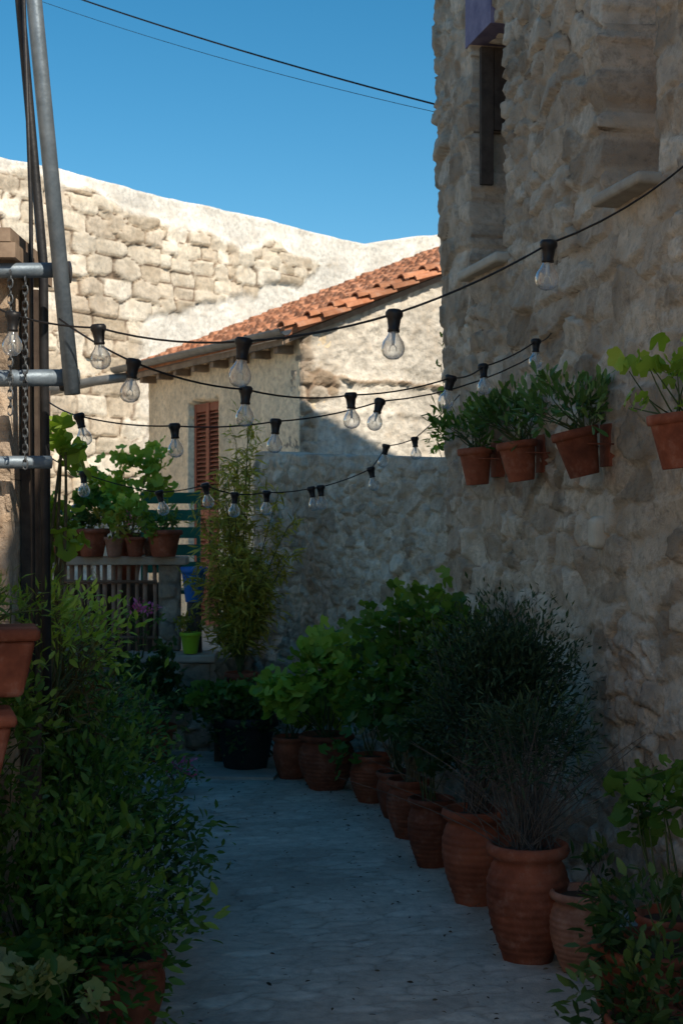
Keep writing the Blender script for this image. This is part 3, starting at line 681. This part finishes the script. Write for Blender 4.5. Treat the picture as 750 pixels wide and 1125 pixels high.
shrub('climbing_shrub',(.85,8.9,1.0),[((.70,8.7,2.15),(.18,.25,.24),420,'oval',.06,L_LIME,90,dict(nc=16)),((.62,8.6,2.6),(.03,.04,.14),14,'oval',.05,L_MID,91,dict(nc=4))])
# ------------------------------------------------------------------ string lights
def lights(pts,bulbs,seed):
    p=empty('string_lights',tuple(pts[0]));mb=MB();W=[]
    for a,b in zip(pts[:-1],pts[1:]):
        a=np.array(a);b=np.array(b);L=np.linalg.norm(b-a)
        for t in np.linspace(0,1,8)[:-1]: W.append(a+(b-a)*t-np.array([0,0,4*.03*L*t*(1-t)]))
    W.append(np.array(pts[-1]));mb.tube(W,.0033,6);
    g=np.random.default_rng(seed);gl=MB();fi=MB()
    for i in bulbs:
        c=np.array(pts[i],float);tl=Matrix.Rotation(g.normal(0,.12),4,'Y')@Matrix.Rotation(g.normal(0,.08),4,'X')
        mb.lathe([(0,.010),(.018,.010),(.023,.004),(.023,-.006),(.018,-.014),(.0145,-.040),(.016,-.042),(.016,-.048),(.0,-.048)],16,c,tilt=tl)
        pr=[(.0125,-.046),(.0135,-.052),(.018,-.062),(.0265,-.074),(.0305,-.087),(.030,-.099),(.025,-.110),(.015,-.118),(.0,-.121)]
        gl.lathe(pr,20,c,tilt=tl)
        fi.lathe([(0,-.046),(.006,-.048),(.004,-.07),(.0035,-.082),(0,-.083)],8,c,tilt=tl)
        for s in (-1,1):
            q=[tl@Vector((0,0,-.08)),tl@Vector((s*.008,0,-.088)),tl@Vector((s*.009,0,-.10))];fi.tube([tuple(np.array(v)+c) for v in q],.0012,4)
    mb.make('cable_and_sockets',M_BLACK,p);gl.make('glass_bulbs',M_GLASS,p);fi.make('filaments',M_FIL,p)
lights([(1.16,4.5,2.80),(.538,3.7,2.327),(.137,3.7,2.145),(-.256,3.72,2.076),(-.70,4.1,2.164),(-.968,4.2,2.215),(-1.1,4.3,2.29)],[1,2,3,4,5],1)
lights([(.98,6.66,2.49),(.846,6.2,2.394),(.586,5.9,2.25),(.415,5.4,2.153),(.033,5.1,2.06),(-.309,4.6,2.033),(-.613,4.2,2.076),(-.843,4.25,2.212)],[1,2,3,4,5,6],2)
lights([(.95,6.8,2.42),(.151,5.6,2.08),(-.249,5.4,1.987),(-.633,5.4,1.97),(-1.032,5.6,2.023),(-1.2,5.8,2.1)],[1,2,3,4],3)
lights([(.66,7.95,2.32),(.41,7.98,2.076),(.245,7.8,2.025),(.156,7.6,1.892),(-.11,7.5,1.792),(-.16,7.5,1.785),(-.389,7.4,1.761),(-.547,7.3,1.75),(-.69,7.2,1.794),(-.922,7.2,1.757),(-1.286,7.1,1.85),(-1.5,7.2,1.95)],[1,2,3,4,5,6,7,8,9,10],4)
lp=empty('string_light_post',(-1.5,7.2,0));mb=MB();mb.tube([(-1.5,7.2,0),(-1.5,7.2,2.0)],.02,8);mb.tube([(-1.2,5.8,0),(-1.2,5.8,2.14)],.015,8);mb.make('posts',M_WOODD,lp)
def wire(name,a,b,sag,r):
    mb=MB();a=np.array(a);b=np.array(b);mb.tube([a+(b-a)*t-np.array([0,0,4*sag*t*(1-t)]) for t in np.linspace(0,1,24)],r,6);mb.make(name,M_BLACK)
wire('overhead_cable',(-4.2,11.0,6.5),(.62,8.6,4.12),.10,.006)
wire('overhead_cable',(-4.2,11.2,6.45),(.62,8.55,4.06),.13,.002)
# ------------------------------------------------------------------ camera, light, sky
cam=bpy.data.cameras.new('camera');co=bpy.data.objects.new('camera',cam);COL.objects.link(co)
co.location=(0,0,1.6);co.rotation_euler=(math.radians(90),0,0)
cam.sensor_fit='VERTICAL';cam.sensor_height=36;cam.sensor_width=24;cam.lens=50;cam.shift_y=.0111;cam.clip_end=500
cam.dof.use_dof=True;cam.dof.focus_distance=5.0;cam.dof.aperture_fstop=8
SC.camera=co
az=math.atan2(.62,-.785);el=math.radians(40)
w=bpy.data.worlds.new('World');SC.world=w;w.use_nodes=True;t=w.node_tree
sk=t.nodes.new('ShaderNodeTexSky');sk.sky_type='NISHITA';sk.sun_disc=False;sk.sun_elevation=el;sk.sun_rotation=az;sk.ozone_density=2.0;sk.air_density=1.0;sk.dust_density=.1;sk.altitude=600
hs_=t.nodes.new('ShaderNodeHueSaturation');hs_.inputs['Saturation'].default_value=1.38;hs_.inputs['Hue'].default_value=.485
t.links.new(sk.outputs[0],hs_.inputs['Color']);t.links.new(hs_.outputs[0],t.nodes['Background'].inputs[0]);t.nodes['Background'].inputs[1].default_value=.128
sl=bpy.data.lights.new('sun','SUN');sl.energy=5.0;sl.angle=math.radians(.5);sl.color=(1,.89,.73)
so=bpy.data.objects.new('sun',sl);COL.objects.link(so)
d=Vector((math.sin(az)*math.cos(el),math.cos(az)*math.cos(el),math.sin(el)))
so.rotation_euler=d.to_track_quat('Z','Y').to_euler()
SC.view_settings.view_transform='Standard';SC.view_settings.look='None';SC.view_settings.exposure=0
